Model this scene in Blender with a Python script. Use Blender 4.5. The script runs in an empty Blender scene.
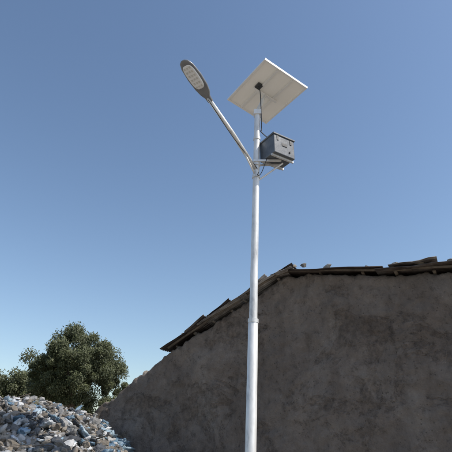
import bpy, math, random, numpy as np
from mathutils import Vector, Matrix, noise
random.seed(7); rng=np.random.default_rng(7)
S=bpy.context.scene
COL=S.collection
PITCH=math.radians(25.5); F=250.0; CAM=Vector((0,0,1.6))
FW=Vector((0,math.cos(PITCH),math.sin(PITCH))); UP=Vector((0,-math.sin(PITCH),math.cos(PITCH)))
# ---------------------------------------------------------------- helpers
def ray(px,py): return FW+Vector((1,0,0))*((px-226)/F)+UP*((226-py)/F)
def at_y(px,py,y):
    r=ray(px,py); return CAM+r*(y/r.y)
def mesh_obj(name,verts,faces,mats,parent=None,smooth=False,midx=None,tint=None):
    me=bpy.data.meshes.new(name)
    me.from_pydata([tuple(v) for v in verts],[],[tuple(f) for f in faces]); 
    for m in mats: me.materials.append(m)
    if midx is not None: me.polygons.foreach_set('material_index',midx)
    if smooth: me.polygons.foreach_set('use_smooth',[True]*len(me.polygons))
    if tint is not None:
        a=me.attributes.new('tint','FLOAT','POINT'); a.data.foreach_set('value',tint)
    me.update()
    o=bpy.data.objects.new(name,me); COL.objects.link(o)
    if parent: o.parent=parent
    return o
def fast_mesh(name,V,Fc,mats,midx=None,tint=None,parent=None,smooth=False):
    me=bpy.data.meshes.new(name); n=len(V); m,k=Fc.shape
    me.vertices.add(n); me.vertices.foreach_set('co',np.asarray(V,dtype=np.float32).ravel())
    me.loops.add(m*k); me.loops.foreach_set('vertex_index',Fc.astype(np.int32).ravel())
    me.polygons.add(m); me.polygons.foreach_set('loop_start',np.arange(0,m*k,k,dtype=np.int32))
    me.polygons.foreach_set('loop_total',np.full(m,k,dtype=np.int32))
    for q in mats: me.materials.append(q)
    if midx is not None: me.polygons.foreach_set('material_index',np.asarray(midx,dtype=np.int32))
    me.polygons.foreach_set('use_smooth',np.full(m,smooth))
    if tint is not None:
        a=me.attributes.new('tint','FLOAT','POINT'); a.data.foreach_set('value',np.asarray(tint,dtype=np.float32))
    me.update(calc_edges=True)
    o=bpy.data.objects.new(name,me); COL.objects.link(o)
    if parent: o.parent=parent
    return o
def empty(name,loc=(0,0,0)):
    e=bpy.data.objects.new(name,None); COL.objects.link(e); e.empty_display_size=.3; return e
def tube(path,rad,seg=16,caps=True):
    V=[];Fc=[]; n=len(path)
    ref=None
    for i,p in enumerate(path):
        p=Vector(p)
        t=(Vector(path[min(i+1,n-1)])-Vector(path[max(i-1,0)])).normalized()
        if ref is None: ref=t.orthogonal().normalized()
        ref=(ref-t*ref.dot(t)).normalized(); b=t.cross(ref)
        r=rad[i] if isinstance(rad,(list,tuple)) else rad
        for k in range(seg):
            a=2*math.pi*k/seg; V.append(p+(ref*math.cos(a)+b*math.sin(a))*r)
    for i in range(n-1):
        for k in range(seg):
            k2=(k+1)%seg; Fc.append((i*seg+k,i*seg+k2,(i+1)*seg+k2,(i+1)*seg+k))
    if caps: Fc.append(tuple(range(seg-1,-1,-1))); Fc.append(tuple((n-1)*seg+k for k in range(seg)))
    return V,Fc
def spline(pts,sub=8):
    P_=[Vector(p) for p in pts]; P_=[P_[0]]+P_+[P_[-1]]; out=[]
    for i in range(1,len(P_)-2):
        for k in range(sub):
            t=k/sub; a,b,c,d=P_[i-1:i+3]
            out.append(.5*((2*b)+(c-a)*t+(2*a-5*b+4*c-d)*t*t+(3*b-a-3*c+d)*t**3))
    out.append(P_[-2]); return out
def boxgeo(c,ax,ay,az,sx,sy,sz):
    V=[]
    for z in(-1,1):
        for y in(-1,1):
            for x in(-1,1): V.append(c+ax*(x*sx/2)+ay*(y*sy/2)+az*(z*sz/2))
    Fc=[(0,2,3,1),(4,5,7,6),(0,1,5,4),(2,6,7,3),(0,4,6,2),(1,3,7,5)]
    return V,Fc
def merge(parts):
    V=[];Fc=[]
    for v,f in parts:
        o=len(V); V+=list(v); Fc+=[tuple(i+o for i in q) for q in f]
    return V,Fc
def bevel(o,w=.01,seg=2):
    m=o.modifiers.new('bev','BEVEL'); m.width=w; m.segments=seg; m.limit_method='ANGLE'; return o
# ---------------------------------------------------------------- materials
def mat(name,rough=.8,metal=0):
    m=bpy.data.materials.new(name); m.use_nodes=True; nt=m.node_tree; b=nt.nodes['Principled BSDF']
    b.inputs['Roughness'].default_value=rough; b.inputs['Metallic'].default_value=metal
    return m,nt,b
def N(nt,t,**kw):
    n=nt.nodes.new(t)
    for k,v in kw.items():
        if k in n.inputs.keys(): n.inputs[k].default_value=v
        else: setattr(n,k,v)
    return n
def ramp(nt,stops):
    r=nt.nodes.new('ShaderNodeValToRGB'); e=r.color_ramp.elements
    while len(e)<len(stops): e.new(.5)
    for i,(p,c) in enumerate(stops): e[i].position=p; e[i].color=(*c,1)
    return r
def noisy(name,stops,scale=3,detail=8,rough=.85,metal=0,bump=.3,bscale=20,bdist=.02,stretch=None,tint=0):
    m,nt,b=mat(name,rough,metal); L=nt.links.new
    tc=N(nt,'ShaderNodeTexCoord'); mp=N(nt,'ShaderNodeMapping'); L(tc.outputs['Object'],mp.inputs['Vector'])
    if stretch: mp.inputs['Scale'].default_value=stretch
    n=N(nt,'ShaderNodeTexNoise',Scale=scale,Detail=min(detail,5),Roughness=.65); L(mp.outputs[0],n.inputs['Vector'])
    r=ramp(nt,stops); 
    out=n.outputs['Fac']
    if tint:
        at=N(nt,'ShaderNodeAttribute',attribute_name='tint'); mt=N(nt,'ShaderNodeMath',operation='MULTIPLY_ADD'); 
        L(at.outputs['Fac'],mt.inputs[0]); mt.inputs[1].default_value=tint; 
        sub=N(nt,'ShaderNodeMath',operation='ADD'); sub.inputs[1].default_value=-tint/2; L(out,sub.inputs[0]); L(sub.outputs[0],mt.inputs[2]); out=mt.outputs[0]
    L(out,r.inputs[0]); L(r.outputs[0],b.inputs['Base Color'])
    n2=N(nt,'ShaderNodeTexNoise',Scale=bscale,Detail=3); L(mp.outputs[0],n2.inputs['Vector'])
    bp=N(nt,'ShaderNodeBump',Strength=bump,Distance=bdist); L(n2.outputs['Fac'],bp.inputs['Height']); L(bp.outputs[0],b.inputs['Normal'])
    return m
M_galv=noisy('galvanised_steel',[(.32,(.40,.40,.40)),(.45,(.64,.64,.63)),(.65,(.8,.8,.79))],scale=7,rough=.42,metal=.3,bump=.2,bscale=30,bdist=.006,stretch=(1,1,.35))
M_alu=noisy('aluminium_frame',[(.3,(.72,.72,.71)),(.7,(.84,.84,.82))],scale=5,rough=.4,metal=.1,bump=.05)
M_back=noisy('panel_backsheet',[(.3,(.86,.85,.80)),(.7,(.9,.89,.85))],scale=3,rough=.55,bump=.03)
M_blk=noisy('black_plastic',[(.3,(.02,.021,.023)),(.7,(.04,.042,.046))],scale=8,rough=.45,bump=.1)
M_box=noisy('grey_steel_box',[(.3,(.06,.07,.085)),(.7,(.13,.145,.165))],scale=6,rough=.4,metal=.1,bump=.08)
M_lampcase=noisy('lamp_grey_paint',[(.3,(.13,.135,.15)),(.7,(.2,.21,.22))],scale=6,rough=.4,metal=.2,bump=.05)
M_lens=noisy('lamp_lens',[(.3,(.62,.65,.68)),(.7,(.74,.76,.78))],scale=20,rough=.15,bump=.1)
M_led=noisy('led_chips',[(.3,(.46,.47,.45)),(.7,(.54,.54,.51))],scale=20,rough=.3,bump=.1)
M_sheet=noisy('weathered_corrugated_sheet',[(.25,(.04,.03,.026)),(.43,(.09,.075,.068)),(.6,(.2,.185,.175)),(.8,(.42,.41,.40))],scale=3.2,rough=.6,metal=.3,bump=.15,tint=.45)
M_wood=noisy('weathered_wood',[(.3,(.05,.042,.035)),(.7,(.16,.13,.10))],scale=6,rough=.85,bump=.5,stretch=(1,1,1))
M_stone=noisy('stone',[(.2,(.085,.083,.08)),(.5,(.19,.187,.182)),(.8,(.37,.365,.36))],scale=7,rough=.9,bump=.7,bscale=22,tint=.6)
M_brown=noisy('earth_clod',[(.2,(.11,.094,.076)),(.8,(.26,.228,.19))],scale=7,rough=.95,bump=.7,bscale=22,tint=.5)
M_pale=noisy('pale_rubble',[(.2,(.27,.272,.275)),(.8,(.47,.475,.48))],scale=7,rough=.85,bump=.6,bscale=22,tint=.5)
M_blue=noisy('blue_plastic',[(.2,(.06,.11,.17)),(.5,(.14,.23,.31)),(.8,(.32,.40,.46))],scale=9,rough=.5,bump=.5,bscale=25,tint=.6)
M_white=noisy('white_plastic',[(.2,(.34,.37,.40)),(.8,(.60,.62,.64))],scale=9,rough=.5,bump=.5,bscale=25,tint=.5)
M_dark=noisy('dark_rag',[(.2,(.02,.022,.028)),(.8,(.09,.10,.115))],scale=6,rough=.85,bump=.5,tint=.5)
M_bark=noisy('bark',[(.3,(.05,.04,.03)),(.7,(.14,.11,.085))],scale=8,rough=.9,bump=.6,stretch=(1,1,.3))
def foliage(name,a,b_):
    m,nt,b=mat(name,.6); L=nt.links.new
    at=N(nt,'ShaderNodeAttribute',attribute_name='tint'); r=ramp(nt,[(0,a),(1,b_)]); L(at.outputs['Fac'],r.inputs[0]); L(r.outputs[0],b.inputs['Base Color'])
    tr=N(nt,'ShaderNodeBsdfTranslucent'); L(r.outputs[0],tr.inputs['Color']); mx=nt.nodes.new('ShaderNodeMixShader')
    mx.inputs[0].default_value=.25; L(b.outputs[0],mx.inputs[1]); L(tr.outputs[0],mx.inputs[2]); L(mx.outputs[0],nt.nodes['Material Output'].inputs[0])
    return m
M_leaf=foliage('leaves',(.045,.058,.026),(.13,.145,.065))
M_grass=foliage('dry_grass_blades',(.16,.14,.06),(.38,.33,.18))
def mudwall():
    m,nt,b=mat('mud_plaster',.95); L=nt.links.new
    tc=N(nt,'ShaderNodeTexCoord'); O=tc.outputs['Object']
    def nz(scale,det,ro=.6,dist=0,vec=None):
        n=N(nt,'ShaderNodeTexNoise',Scale=scale,Detail=det,Roughness=ro,Distortion=dist); L(vec or O,n.inputs['Vector']); return n.outputs['Fac']
    def mul(a,b_,f):
        mx=N(nt,'ShaderNodeMix',data_type='RGBA',blend_type='MULTIPLY'); 
        if isinstance(f,float): mx.inputs[0].default_value=f
        else: L(f,mx.inputs[0])
        L(a,mx.inputs[6]); L(b_,mx.inputs[7]); return mx.outputs[2]
    def rp(src,st): r=ramp(nt,st); L(src,r.inputs[0]); return r.outputs[0]
    c=rp(nz(.8,8,.7,.6),[(.3,(.205,.163,.133)),(.44,(.26,.212,.177)),(.56,(.315,.263,.224)),(.7,(.385,.33,.286))])
    c=mul(c,rp(nz(7,9,.82),[(.36,(.5,.49,.48)),(.46,(.93,.93,.93)),(.58,(1.1,1.1,1.09)),(.68,(1.4,1.38,1.34))]),.9)
    mp=N(nt,'ShaderNodeMapping'); mp.inputs['Scale'].default_value=(3,3,.6); L(O,mp.inputs['Vector'])
    c=mul(c,rp(nz(1.5,6,.6,0,mp.outputs[0]),[(.36,(.76,.74,.72)),(.5,(1,1,1)),(.7,(1.1,1.09,1.08))]),.6)
    patch=rp(nz(1.2,7,.72,.8),[(.54,(0,0,0)),(.575,(1,1,1))])
    c=mul(c,rp(nz(14,3),[(.4,(.70,.68,.66)),(.6,(.9,.88,.86))]),patch)
    v=N(nt,'ShaderNodeTexVoronoi',Scale=20,feature='F1'); L(O,v.inputs['Vector'])
    c=mul(c,rp(v.outputs['Distance'],[(.0,(1.6,1.56,1.5)),(.1,(1.3,1.28,1.25)),(.17,(1,1,1))]),rp(nz(2.2,3),[(.47,(0,0,0)),(.55,(1,1,1))]))
    v2=N(nt,'ShaderNodeTexVoronoi',Scale=13,feature='F1'); L(O,v2.inputs['Vector'])
    c=mul(c,rp(v2.outputs['Distance'],[(.0,(.38,.36,.34)),(.12,(.66,.65,.64)),(.2,(1,1,1))]),rp(nz(1.7,3,.6,0),[(.45,(1,1,1)),(.52,(0,0,0))]))
    L(c,b.inputs['Base Color'])
    ad=N(nt,'ShaderNodeMath',operation='MULTIPLY_ADD'); L(nz(3,4),ad.inputs[0]); ad.inputs[1].default_value=2.; L(nz(14,8,.78),ad.inputs[2])
    sb=N(nt,'ShaderNodeMath',operation='MULTIPLY_ADD'); L(patch,sb.inputs[0]); sb.inputs[1].default_value=-.35; L(ad.outputs[0],sb.inputs[2])
    bp=N(nt,'ShaderNodeBump',Strength=1.,Distance=.10); L(sb.outputs[0],bp.inputs['Height']); L(bp.outputs[0],b.inputs['Normal'])
    return m
M_mud=mudwall()
def groundmat():
    m,nt,b=mat('dusty_ground',.95); L=nt.links.new
    tc=N(nt,'ShaderNodeTexCoord')
    n1=N(nt,'ShaderNodeTexNoise',Scale=.35,Detail=7,Roughness=.65); L(tc.outputs['Object'],n1.inputs['Vector'])
    r1=ramp(nt,[(.32,(.26,.225,.18)),(.5,(.35,.305,.25)),(.68,(.42,.375,.315))]); L(n1.outputs['Fac'],r1.inputs[0])
    n2=N(nt,'ShaderNodeTexNoise',Scale=9,Detail=7,Roughness=.8); L(tc.outputs['Object'],n2.inputs['Vector'])
    r2=ramp(nt,[(.35,(.6,.6,.6)),(.5,(1,1,1)),(.66,(1.3,1.3,1.28))]); L(n2.outputs['Fac'],r2.inputs[0])
    mx=N(nt,'ShaderNodeMix',data_type='RGBA',blend_type='MULTIPLY'); mx.inputs[0].default_value=.85
    L(r1.outputs[0],mx.inputs[6]); L(r2.outputs[0],mx.inputs[7]); L(mx.outputs[2],b.inputs['Base Color'])
    nb=N(nt,'ShaderNodeTexNoise',Scale=11,Detail=7,Roughness=.75); L(tc.outputs['Object'],nb.inputs['Vector'])
    bp=N(nt,'ShaderNodeBump',Strength=.8,Distance=.06); L(nb.outputs['Fac'],bp.inputs['Height']); L(bp.outputs[0],b.inputs['Normal'])
    return m
M_ground=groundmat()
# ---------------------------------------------------------------- ground
def ss(a,b,x):
    t=min(1,max(0,(x-a)/(b-a))); return t*t*(3-2*t)
def H(x,y):
    left=ss(1.2,-3.8,x)
    yf=ss(2.5,9.8,y)*(1-.8*ss(12.5,24,y))
    far=1-.5*ss(-4,-9,x)
    h=2.2*left*yf*far
    near=math.exp(-((x)**2+(y-8)**2)/900.)
    h+=near*(.18*noise.noise(Vector((x*.35,y*.35,3)))*(1+left)+.12*noise.noise(Vector((x*1.4,y*1.4,9)))*(1+left))
    h+=(1-near)*1.2*noise.noise(Vector((x*.012,y*.012,1)))
    return h
n=420; k=np.linspace(-1,1,n); c=np.sinh(k*6.3)/math.sinh(6.3)*1800
V=[(x,y+8,H(x,y+8)) for y in c for x in c]
idx=np.arange(n*n).reshape(n,n)
Fc=np.stack([idx[:-1,:-1],idx[:-1,1:],idx[1:,1:],idx[1:,:-1]],-1).reshape(-1,4)
fast_mesh('ground',np.array(V),Fc,[M_ground],smooth=True)
# ---------------------------------------------------------------- house
house=empty('mud_brick_house')
def W(x,back,z): return Vector((x+back*.447, 9-.5*x+back*.894, z))
def unw(px,py):
    r=ray(px,py); t=9/(r.y+.5*r.x); p=CAM+r*t; return p.x,p.z
prof_px=[(140,341),(148,333),(156,326.5),(163,321.5),(172,313),(185,304),(197,295),(215,283),(235,270),(250,259.5),(262,253.5),(275,253.0),(300,253.3),(320,253.3)]
prof=[unw(*p) for p in prof_px]
prof=[(-4.7,prof[0][1]-.5)]+prof+[(5.2,prof[-1][1]-.22),(8.5,prof[-1][1]-.37)]
PX=[p[0] for p in prof]; PZ=[p[1] for p in prof]
def top(x): return float(np.interp(x,PX,PZ))
x0,x1=-4.7,8.5; nx=460; nz_=100
V=[];cols=nz_+3
for i in range(nx+1):
    x=x0+(x1-x0)*i/nx
    t=top(x)+(.06*noise.noise(Vector((x*4,0,5)))+.04*noise.noise(Vector((x*13,0,5))))
    for j in range(nz_+1):
        z=-.6+(t+.6)*j/nz_
        d=.10*noise.noise(Vector((x*.7,z*.7,2)))+.05*noise.noise(Vector((x*2.5,z*2.5,7)))+.028*noise.noise(Vector((x*8,z*8,7)))
        if j==nz_: d+=.03
        V.append(W(x,d,z))
    V.append(W(x,.42,t-.03)); V.append(W(x,.45,-.6))
Fc=[]
for i in range(nx):
    for j in range(cols-1):
        a=i*cols+j; b=(i+1)*cols+j; Fc.append((a,b,b+1,a+1))
Fc.append(tuple(range(cols-1,-1,-1))); Fc.append(tuple(nx*cols+j for j in range(cols)))
mesh_obj('front_wall',V,Fc,[M_mud],house,smooth=True)
xs=unw(199,291)[0]+.12
D=5.2
def wallpoly(name,pa,pb,za,zb,th=.4):
    ax=(pb-pa); ax.z=0; ax.normalize(); nr=Vector((-ax.y,ax.x,0))*th
    V=[];m=24
    for i in range(m+1):
        p=pa.lerp(pb,i/m); z=za+(zb-za)*i/m
        for q,zz in((p,-.6),(p,z),(p+nr,z),(p+nr,-.6)): V.append(Vector((q.x,q.y,zz)))
    Fc=[]
    for i in range(m):
        for j in range(3): Fc.append((i*4+j,(i+1)*4+j,(i+1)*4+j+1,i*4+j+1))
    Fc.append((3,2,1,0)); Fc.append((m*4,m*4+1,m*4+2,m*4+3))
    return mesh_obj(name,V,Fc,[M_mud],house)
wallpoly('side_wall',W(xs,.46,0),W(xs,D,0),top(xs)-.08,top(xs)-.08)
xk=unw(262,252)[0]
wallpoly('back_wall_low',W(xs+.05,D+.02,0),W(xk,D+.02,0),top(xs)-.08,top(xk)-.12)
wallpoly('back_wall',W(xk+.01,D+.02,0),W(8.5,D+.02,0),top(xk)-.12,top(8)-.12)
wallpoly('far_side_wall',W(8.45,.46,0),W(8.45,D,0),top(8)-.1,top(8)-.1)
V=[];Fc=[];T=[]
def sheet(p0,p1,back0,back1,lift,tw=0):
    nb=int((back1-back0)/.019); o=len(V); tt=random.random()
    nu=6; sk=random.uniform(-.05,.05)
    for i in range(nu+1):
        f=i/nu; x=p0[0]+(p1[0]-p0[0])*f; z=p0[1]+(p1[1]-p0[1])*f
        for j in range(nb+1):
            b=back0+(back1-back0)*j/nb+sk*(f-.5)
            zz=z+lift+.012*math.sin((j/nb)*(back1-back0)*2*math.pi/.076)+tw*(1-j/nb)*(f-.5)+.015*noise.noise(Vector((x*1.5,b*1.5,lift*50)))
            if j<6: zz+=(6-j)/6*.03*noise.noise(Vector((x*4,b,lift*90)))
            V.append(W(x,b,zz)); T.append(tt)
    for i in range(nu):
        for j in range(nb):
            a=o+i*(nb+1)+j; Fc.append((a,a+nb+1,a+nb+2,a+1))
def roofline(x): return top(x)+.09
L0=xs-.22
row=0; b=-.2
while b<D+.3:
    b1=b+.85; x=L0-random.uniform(0,.15)
    while x<8.6:
        ln=random.uniform(.7,1.2) if x<xk-.3 else random.uniform(1.0,1.8)
        xe=x+ln
        if x<xk-.1 and xe>xk-.1: xe=xk+.08
        za=roofline(x+.0) ; zb=roofline(xe)
        front=b+(random.uniform(-.10,.06) if row==0 else 0)
        sheet((x-.12,za-.05),(xe,zb+random.uniform(0,.03)),front,b1+.06,.015+.012*(row%2)+random.uniform(0,.025),tw=random.uniform(-.05,.06))
        x=xe
    b=b1; row+=1
for xx,ll in((-.75,.4),(-.35,.5),(.5,.35),(.95,.4),(2.9,.7)):
    f0=-.2-random.uniform(0,.06); sheet((xx,roofline(xx)+.03),(xx+ll,roofline(xx+ll)+.05),f0,f0+.6,.03,tw=.05)
o=fast_mesh('roof_sheets',np.array([tuple(v) for v in V]),np.array(Fc),[M_sheet],tint=T,parent=house,smooth=True)
sm=o.modifiers.new('sol','SOLIDIFY'); sm.thickness=.005
parts=[]
x=L0+.1
while x<8.4:
    z=roofline(x)-.05; r=random.uniform(.02,.038); dz=random.uniform(-.01,.02)
    p=[W(x+random.uniform(-.03,.03),-random.uniform(-.02,.2),z+dz),W(x+random.uniform(-.03,.03),.6,z),W(x,2.6,z)]
    parts.append(tube(p,[r*.9,r*1.05,r],8)); x+=random.uniform(.25,.75)
x=L0
while x<8.3:
    xe=x+random.uniform(1.2,2.0)
    if x<xk-.1 and xe>xk: xe=xk+.05
    pts=[W(x-.05+(xe-x)*i/5,-.09+random.uniform(-.015,.015),roofline(x+(xe-x)*i/5)-.01+random.uniform(-.012,.012)) for i in range(6)]
    parts.append(tube(pts,[random.uniform(.024,.036) for _ in range(6)],8)); x=xe
v,f=merge(parts); mesh_obj('roof_poles',v,f,[M_wood],house,smooth=True)
# ---------------------------------------------------------------- rock templates
import bmesh
def ico(sub):
    bm=bmesh.new(); bmesh.ops.create_icosphere(bm,subdivisions=sub,radius=1); bm.verts.ensure_lookup_table()
    v=np.array([tuple(q.co) for q in bm.verts]); f=np.array([[w.index for w in q.verts] for q in bm.faces]); bm.free(); return v,f
def rock_template(seed,sub=2,cuts=9,amp=.25):
    v,f=ico(sub); r=np.random.default_rng(seed); v=v.copy()
    for _ in range(cuts):
        nn=r.normal(size=3); nn/=np.linalg.norm(nn); d=r.uniform(.45,.85); s=v@nn; m=s>d
        v[m]-=np.outer(s[m]-d,nn)
    for i in range(len(v)): v[i]*=1+amp*noise.noise(Vector(tuple(v[i]*1.7+seed)))+.16*noise.noise(Vector(tuple(v[i]*5+seed)))
    return v*np.array([1,r.uniform(.6,1),r.uniform(.5,.9)]),f
def bag_template(seed):
    v,f=ico(3); v=v.copy()
    for i in range(len(v)):
        p=Vector(tuple(v[i])); q=p*2.2+Vector((seed*3.1,0,0))
        rr=1+.6*noise.noise(q)+.55*(abs(noise.noise(q*2.3)))-.25+.2*noise.noise(q*5)
        v[i]=v[i]*rr
    v[:,2]*=.5
    return v,f
rocks=[rock_template(i) for i in range(16)]; bags=[bag_template(i) for i in range(10)]
class Acc:
    def __init__(s): s.V=[];s.F=[];s.M=[];s.T=[];s.n=0
    def add(s,tpl,loc,size,mi,tilt=3.1,scale=(1,1,1)):
        v,f=tpl; 
        R=np.array(Matrix.Rotation(random.uniform(0,6.28),3,'Z')@Matrix.Rotation(random.uniform(-tilt,tilt),3,'X')@Matrix.Rotation(random.uniform(-tilt,tilt),3,'Y'))
        w=(v*np.array(scale)*size)@R.T+np.array(tuple(loc))
        s.V.append(w); s.F.append(f+s.n); s.n+=len(v); s.M.append(np.full(len(f),mi)); s.T.append(np.full(len(v),random.random()))
    def build(s,name,mats,parent=None,smooth=False):
        return fast_mesh(name,np.concatenate(s.V),np.concatenate(s.F),mats,np.concatenate(s.M),np.concatenate(s.T),parent,smooth)
A=Acc(); x=L0+.3
while x<8.2:
    s=random.uniform(.035,.075); A.add(random.choice(rocks),W(x,random.uniform(-.16,-.04),roofline(x)+.035+s*.35),s,random.choice([0,1]),.35,(1.3,1,.9)); x+=random.uniform(.12,.8)
for _ in range(60):
    x=random.uniform(L0+.2,8); A.add(random.choice(rocks),W(x,random.uniform(1.5,D),roofline(x)+.06),random.uniform(.06,.12),0,.5)
x=-4.3
while x<L0+.1:
    A.add(random.choice(rocks),W(x,random.uniform(.05,.35),top(x)+.0),random.uniform(.04,.09),1,.8); x+=random.uniform(.08,.22)
A.build('roof_stones',[M_stone,M_brown],house)
# ---------------------------------------------------------------- rubble pile
A=Acc()
def dens(x,y): return ss(1.2,-2.2,x)*ss(3.5,7.5,y)
def infront(x,y): return y<9-.5*x-.05
for cnt in range(38000):
    x=random.uniform(-9,1.4); y=random.uniform(5,13.5)
    if x>-4.4 and not infront(x,y): continue
    if random.random()>dens(x,y)*(1 if x>-6 else .5)+.02: continue
    q=random.random(); s=.012+.10*random.random()**3.8
    mi=0 if q<.55 else 1 if q<.91 else 2
    A.add(random.choice(rocks),(x,y,H(x,y)+s*.35+(.06*random.random() if y>8 else 0)),s,mi,.9,(random.uniform(.8,1.4),1,random.uniform(.6,1.1)))
A.build('rubble_pile',[M_stone,M_brown,M_pale])
A=Acc()
def litter(n,xr,yr,smin,smax,wt):
    for _ in range(n):
        x=random.uniform(*xr); y=random.uniform(*yr)
        if x>-4.4 and not infront(x,y): continue
        if random.random()>dens(x,y)+.05: continue
        s=random.uniform(smin,smax)
        A.add(random.choice(bags),(x,y,H(x,y)+s*.35+.04),s,random.choices([0,1,2],wt)[0],.8,(random.uniform(.7,1.6),1,random.uniform(.5,1)))
litter(560,(-7,.5),(6.5,11.5),.03,.09,[5,3,5])
litter(130,(-3.4,-.4),(7.5,10.5),.05,.13,[5,2,5])
for _ in range(10):
    x=-1.75+random.gauss(0,.3); y=9-.5*x-.45+random.gauss(0,.12); s=random.uniform(.09,.16)
    A.add(random.choice(bags),(x,y,H(x,y)+.1),s,0,.6,(1.5,1,.6))
A.build('plastic_litter',[M_blue,M_white,M_dark],smooth=True)
parts=[]
for _ in range(120):
    x=random.uniform(-6,-.3); y=random.uniform(7,10.8)
    if not infront(x,y+.5) and x>-4.5: continue
    a=random.uniform(0,6.28); L_=random.uniform(.2,.6); p=Vector((x,y,H(x,y)+.08)); d=Vector((math.cos(a),math.sin(a),random.uniform(-.1,.4)))*L_
    parts.append(tube([p-d*.5,p+Vector((0,0,.02)),p+d*.5],random.uniform(.004,.012),6))
v,f=merge(parts); mesh_obj('scrap_sticks',v,f,[M_wood])
A=Acc()
small=[rock_template(50+i,1,5) for i in range(8)]
for _ in range(9000):
    x=random.uniform(-10,10); y=random.uniform(2.5,13)
    if not infront(x,y) and x>-4.4: continue
    w=9-.5*x-y
    if random.random()>.35+.65*math.exp(-abs(w)/.7): continue
    s=.008+.05*random.random()**4
    A.add(random.choice(small),(x,y,H(x,y)+s*.2),s,random.choice([0,0,1,2]),.8)
A.build('pebbles',[M_stone,M_brown,M_pale])
V=[];Fc=[];T=[]
for _ in range(170):
    x=random.uniform(-10,8); y=random.uniform(3.5,12)
    if not infront(x,y) and x>-4.4: continue
    w=9-.5*x-y
    if w>1.2 and random.random()<.6: continue
    z=H(x,y); hh=random.uniform(.08,.26)
    for _ in range(random.randint(14,34)):
        a=random.uniform(0,6.28); r=random.uniform(0,.09); bx=x+r*math.cos(a); by=y+r*math.sin(a); ln=hh*random.uniform(.5,1.2); lean=random.uniform(.1,.7)*ln
        d=Vector((-math.sin(a),math.cos(a),0))*.004; tip=Vector((bx+lean*math.cos(a),by+lean*math.sin(a),z+ln)); p=Vector((bx,by,z-.01)); mid=p.lerp(tip,.55)+Vector((0,0,ln*.12))
        o=len(V); V+=[p-d,p+d,mid+d*.8,mid-d*.8,tip+d*.2,tip-d*.2]; Fc+=[(o,o+1,o+2,o+3),(o+3,o+2,o+4,o+5)]; t=random.random(); T+=[t]*6
fast_mesh('dry_grass',np.array([tuple(v) for v in V]),np.array(Fc),[M_grass],tint=T)
# ---------------------------------------------------------------- trees
def tree(name,base,crown_c,rad,nleaf,seed,lsize=.075):
    rnd=random.Random(seed); e=empty(name)
    parts=[]; tips=[]
    b=Vector(base); c=Vector(crown_c)
    fork=b.lerp(c,.55)+Vector((rnd.uniform(-.2,.2),0,0))
    parts.append(tube([b-Vector((0,0,.4)),b.lerp(fork,.5)+Vector((.08,.05,0)),fork],[.2,.16,.13],10))
    for i in range(11):
        d=Vector((rnd.gauss(0,1),rnd.gauss(0,1),rnd.uniform(-.1,1.2))).normalized()
        tip=c+Vector((d.x*rad[0],d.y*rad[1],d.z*rad[2]))*rnd.uniform(.6,.85)
        mid=fork.lerp(tip,.5)+Vector((rnd.uniform(-.25,.25),rnd.uniform(-.25,.25),.15))
        parts.append(tube([fork,mid,tip],[.09,.05,.015],7))
        for _ in range(6):
            s=mid.lerp(tip,rnd.uniform(0,.9)); q=s+Vector((rnd.gauss(0,.4),rnd.gauss(0,.4),rnd.gauss(.1,.25)))
            parts.append(tube([s,s.lerp(q,.5)+Vector((0,0,.05)),q],[.025,.015,.006],5)); tips.append(q)
        tips.append(tip)
    v,f=merge(parts); mesh_obj('trunk_and_limbs',v,f,[M_bark],e,smooth=True)
    clumps=[(t,rnd.uniform(.2,.42)) for t in tips]
    for _ in range(170):
        d=Vector((rnd.gauss(0,1),rnd.gauss(0,1),rnd.gauss(.1,1))).normalized(); rr=rnd.uniform(.5,.98)
        clumps.append((c+Vector((d.x*rad[0],d.y*rad[1],d.z*rad[2]))*rr,rnd.uniform(.12,.36)))
    V=[];Fc=[];T=[]
    for i in range(nleaf):
        cc,cr=clumps[rnd.randrange(len(clumps))]
        d=Vector((rnd.gauss(0,1),rnd.gauss(0,1),rnd.gauss(0,.8))).normalized()*cr*(rnd.random()**.45)*rnd.choice([1,1,1,1.3])
        p=cc+d
        u=Vector((rnd.gauss(0,1),rnd.gauss(0,1),rnd.gauss(0,1))).normalized(); w=u.orthogonal().normalized()
        s=lsize*rnd.uniform(.6,1.4); o=len(V)
        V+=[p-u*s,p+w*s*.38,p+u*s,p-w*s*.38]; Fc.append((o,o+1,o+2,o+3))
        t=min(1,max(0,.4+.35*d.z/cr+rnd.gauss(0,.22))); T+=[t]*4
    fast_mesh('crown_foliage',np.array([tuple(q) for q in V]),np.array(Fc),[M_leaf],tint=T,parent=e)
    return e
cc=at_y(144,307.5,20)
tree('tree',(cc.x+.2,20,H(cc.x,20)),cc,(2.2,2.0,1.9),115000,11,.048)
cc=at_y(114,322,24); tree('tree',(cc.x,24,H(cc.x,24)),cc,(2.3,2.0,1.3),45000,5,.06)
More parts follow.
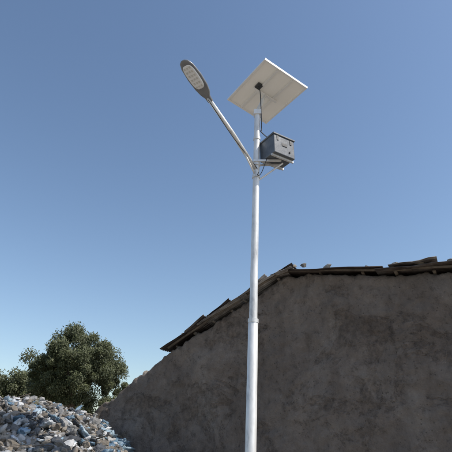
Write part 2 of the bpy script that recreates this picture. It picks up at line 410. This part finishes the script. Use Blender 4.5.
# ---------------------------------------------------------------- solar street lamp
lamp=empty('solar_street_lamp')
pb=at_y(239.6,351,6); pt=at_y(243.4,163,6.0)
dirp=(pt-pb).normalized()
def P(z): return pb+dirp*((z-pb.z)/dirp.z)
g=H(P(0).x,6)
zt=pt.z
v1=tube([P(g-.4),P(3.05),P(3.07)],[.072,.066,.057],24); v2=tube([P(3.06),P(5.3),P(zt)],[.055,.051,.048],24)
cols_=[tube([P(z),P(z+.05)],r,24) for z,r in((3.03,.071),(5.28,.062),(5.5,.062),(6.0,.058))]
v,f=merge([v1,v2]+cols_); o=mesh_obj('pole',v,f,[M_galv],lamp,smooth=True)
o.modifiers.new('es','EDGE_SPLIT').split_angle=math.radians(40)
X,Y,Z=Vector((1,0,0)),Vector((0,1,0)),Vector((0,0,1))
parts=[boxgeo(P(g)+Z*.03,X,Y,Z,.3,.3,.02)]+[tube([P(g)+Vector((sx*.11,sy*.11,.03)),P(g)+Vector((sx*.11,sy*.11,.08))],.012,6) for sx in(-1,1) for sy in(-1,1)]
v,f=merge(parts); mesh_obj('base_plate',v,f,[M_galv],lamp)
mesh_obj('concrete_footing',*boxgeo(P(g)-Z*.12,X,Y,Z,.5,.5,.28),[M_pale],lamp)
a0=P(5.42); a1=at_y(216,155,5.05)
am=a0.lerp(a1,.5)+Vector((.0,.0,.03))
v,f=tube([a0,am,a1],[.034,.033,.031],14); v2,f2=tube([a0+Vector((0,-.0,-.12)),a0.lerp(a1,.28)],.014,8)
v,f=merge([(v,f),(v2,f2)]); mesh_obj('arm',v,f,[M_galv],lamp,smooth=True)
h0=at_y(217.5,157,5.1); h1=at_y(202.0,134.5,4.55)
ax=(h1-h0); Lh=ax.length; ax.normalize()
side=ax.cross(Z).normalized(); upn=side.cross(ax).normalized()
rings=[(0,.04,.04,0),(.12,.045,.045,0),(.2,.08,.05,.01),(.35,.105,.055,.015),(.6,.115,.055,.015),(.85,.10,.045,.01),(.96,.07,.03,.005),(1.,.03,.015,0)]
V=[];Fc=[];sg=32
for t,w,h,dz in rings:
    c=h0+ax*Lh*t
    for k_ in range(sg):
        a=2*math.pi*k_/sg; zz=math.sin(a); zz=zz*h if zz>0 else max(zz*h,-.026)
        V.append(c+side*math.cos(a)*w+upn*(zz+dz))
for i in range(len(rings)-1):
    for k_ in range(sg):
        k2=(k_+1)%sg; Fc.append((i*sg+k_,i*sg+k2,(i+1)*sg+k2,(i+1)*sg+k_))
Fc.append(tuple(range(sg-1,-1,-1))); Fc.append(tuple((len(rings)-1)*sg+i for i in range(sg)))
mesh_obj('lamp_housing',V,Fc,[M_lampcase],lamp,smooth=True).modifiers.new('es','EDGE_SPLIT').split_angle=math.radians(50)
def disc(c,ra,rb,off,th):
    V=[];s=28
    for zz in(0,1):
        for k_ in range(s):
            a=2*math.pi*k_/s; ca=math.copysign(abs(math.cos(a))**.6,math.cos(a)); sa=math.copysign(abs(math.sin(a))**.6,math.sin(a))
            V.append(c+ax*ra*ca*(1-.1*zz)+side*rb*sa*(1-.1*zz)-upn*(off+th*zz))
    return V,[(k_,(k_+1)%s,(k_+1)%s+s,k_+s) for k_ in range(s)]+[tuple(range(s,2*s))]
lc=h0+ax*Lh*.62
mesh_obj('lamp_lens',*disc(lc,Lh*.29,.088,.008,.018),[M_lens],lamp)
parts=[]
for i in range(6):
    for j in range(3): parts.append(boxgeo(lc+ax*(i-2.5)*.06+side*(j-1)*.042-upn*.028,ax,side,upn,.026,.022,.006))
v,f=merge(parts); mesh_obj('led_array',v,f,[M_led],lamp)
parts=[boxgeo(h0+ax*Lh*t+upn*.065,ax,side,upn,.012,.13,.03) for t in(.35,.42,.49,.56,.63,.7)]
v,f=merge(parts); mesh_obj('cooling_fins',v,f,[M_lampcase],lamp)
cp=[(228,156),(248.5,131),(270,151.5),(247,169)]
pc=at_y(248.5,151,6.05); best=None
for ti in range(0,60,2):
    for azi in range(0,360,6):
        nn=Vector((math.sin(math.radians(ti))*math.cos(math.radians(azi)),math.sin(math.radians(ti))*math.sin(math.radians(azi)),math.cos(math.radians(ti))))
        q=[]
        ok=True
        for c_ in cp:
            r=ray(*c_); dn=r.dot(nn)
            if dn<.15: ok=False;break
            q.append(CAM+r*((pc-CAM).dot(nn)/dn))
        if not ok: continue
        e1=q[1]-q[0];e2=q[2]-q[1];e3=q[2]-q[3];e4=q[3]-q[0]
        mx_=max(e1.length,e2.length)/min(e1.length,e2.length)
        err=abs(e1.normalized().dot(e2.normalized()))+abs(e3.normalized().dot(e4.normalized()))+(e1-e3).length*.5+(e2-e4).length*.5+.5*max(0,mx_-1.5)+.3*abs(mx_-1.35)+.004*abs(ti-22)
        if best is None or err<best[0]: best=(err,nn,q,ti,azi)
err,nn,q,ti,azi=best
e1=((q[1]-q[0])+(q[2]-q[3]))/2; e2=((q[2]-q[1])+(q[3]-q[0]))/2
A_,B_=e1.length,e2.length; u=e1.normalized(); w=nn.cross(u).normalized()
if w.dot(e2)<0: w=-w
pc=(q[0]+q[1]+q[2]+q[3])/4
up=nn
fr=.03
parts=[]
for s_ in(-1,1):
    parts.append(boxgeo(pc+w*s_*(B_/2-fr/2),u,w,up,A_,fr,.038)); parts.append(boxgeo(pc+u*s_*(A_/2-fr/2),u,w,up,fr-.002,B_-2*fr-.002,.036))
v,f=merge(parts); mesh_obj('panel_frame',v,f,[M_alu],lamp)
mesh_obj('panel_backsheet',*boxgeo(pc+up*.006,u,w,up,A_-.05,B_-.05,.006),[M_back],lamp)
M_cell,nt,b=mat('solar_cells',.12); b.inputs['Base Color'].default_value=(.01,.015,.05,1)
parts=[]; ni,nj=6,9
for i in range(ni):
    for j in range(nj):
        parts.append(boxgeo(pc+up*.0125+u*((i+.5)/ni-.5)*(A_-.08)+w*((j+.5)/nj-.5)*(B_-.08),u,w,up,(A_-.08)/ni-.006,(B_-.08)/nj-.006,.003))
v,f=merge(parts); mesh_obj('panel_cells',v,f,[M_cell],lamp)
jb=pc+u*A_*.06-w*B_*.22-up*.022
jbo=mesh_obj('junction_box',*boxgeo(jb,u,w,up,.13,.10,.035),[M_blk],lamp); bevel(jbo,.006)
parts=[]
for s_ in(-.28,.28): parts.append(boxgeo(pc+w*B_*s_*.62-up*.024,u,w,up,A_*.93,.03,.012))
parts.append(boxgeo(pc-up*.041,w,u,up,B_*.55,.04,.020))
v,f=merge(parts); mesh_obj('panel_rails',v,f,[M_alu],lamp); 
top_=P(zt)
v,f=merge([tube([top_-dirp*.05,top_+Z*.03,pc-up*.05],[.035,.03,.028],12),tube([P(zt-.35)+X*.03,pc+u*(-.12)-up*.04],.012,8),boxgeo(P(zt-.03),X,Y,Z,.12,.12,.09)])
mesh_obj('panel_bracket',v,f,[M_galv],lamp)
bc=at_y(254.2,185.2,6.0); th=math.radians(33)
bx=Vector((math.cos(th),math.sin(th),0)); by=Vector((-math.sin(th),math.cos(th),0))
bo=mesh_obj('battery_box',*boxgeo(bc,bx,by,Z,.41,.37,.34),[M_box],lamp); bevel(bo,.012)
lid=mesh_obj('battery_box_lid',*boxgeo(bc+Z*.18,bx,by,Z,.44,.40,.03),[M_box],lamp); bevel(lid,.008)
parts=[boxgeo(bc-Z*.185+s_*by*.12,bx,by,Z,.43,.03,.03) for s_ in(-1,1)]
pp=P(bc.z-.2); dv=(bc-Z*.2-pp); dv.z=0; dl=dv.length; dv.normalize(); dn_=Vector((-dv.y,dv.x,0))
for s_ in(-1,1): parts.append(boxgeo(pp+dv*(dl/2)+dn_*s_*.06,dv,dn_,Z,dl+.1,.025,.03))
parts.append(tube([P(bc.z-.55),bc-Z*.21+dv*.08],.014,8))
v,f=merge(parts); mesh_obj('battery_bracket',v,f,[M_galv],lamp)
v,f=merge([boxgeo(bc-by*.188+bx*s_*.13+Z*.11,bx,by,Z,.03,.012,.08) for s_ in(-1,1)]+[boxgeo(bc-by*.188+Z*.02,bx,by,Z,.10,.01,.05),tube([bc-by*.18+bx*(.1)+Z*(-.08),bc-by*.20+bx*.1+Z*(-.08)],.015,10)]); mesh_obj('box_latch',v,f,[M_blk],lamp)
c1=tube(spline([jb-up*.02,jb+Vector((.02,-.02,-.2)),P(zt-.35)+Vector((.07,-.04,0)),P(6.15)+Vector((.06,-.03,0)),bc+Vector((-.1,-.05,.2))]),.008,6)
c2=tube(spline([bc+Vector((-.15,-.08,-.1)),P(5.35)+Vector((.08,-.06,0)),P(5.3)+Vector((.02,-.07,0)),a0+Vector((0,-.06,.02)),a0.lerp(a1,.5)+Vector((0,0,-.03)),a1+Vector((0,0,-.03))]),.006,6)
v,f=merge([c1,c2]); mesh_obj('cables',v,f,[M_blk],lamp,smooth=True)
# ---------------------------------------------------------------- light
w_=bpy.data.worlds.new('World'); S.world=w_; w_.use_nodes=True; nt=w_.node_tree
sky=nt.nodes.new('ShaderNodeTexSky'); sky.sky_type='NISHITA'; sky.sun_disc=False
EL=math.radians(50); AZ=math.radians(112)
sky.sun_elevation=EL; sky.sun_rotation=AZ; sky.air_density=1.25; sky.dust_density=1.1; sky.ozone_density=2.4; sky.altitude=300
nt.links.new(sky.outputs[0],nt.nodes['Background'].inputs[0]); nt.nodes['Background'].inputs[1].default_value=.149
sl=bpy.data.lights.new('sun','SUN'); sl.energy=4.8; sl.angle=math.radians(.5); sl.color=(1,.93,.83)
so=bpy.data.objects.new('sun',sl); COL.objects.link(so)
sd=Vector((math.sin(AZ)*math.cos(EL),math.cos(AZ)*math.cos(EL),math.sin(EL))); so.rotation_euler=sd.to_track_quat('Z','Y').to_euler()
# ---------------------------------------------------------------- camera
cd=bpy.data.cameras.new('camera'); cd.sensor_width=36; cd.lens=36.0; cd.clip_end=6000; cd.clip_start=.05
co=bpy.data.objects.new('camera',cd); COL.objects.link(co); co.location=CAM; co.rotation_euler=(math.pi/2+PITCH,0,0)
S.camera=co
S.view_settings.view_transform='Standard'; S.view_settings.look='None'; S.view_settings.exposure=0
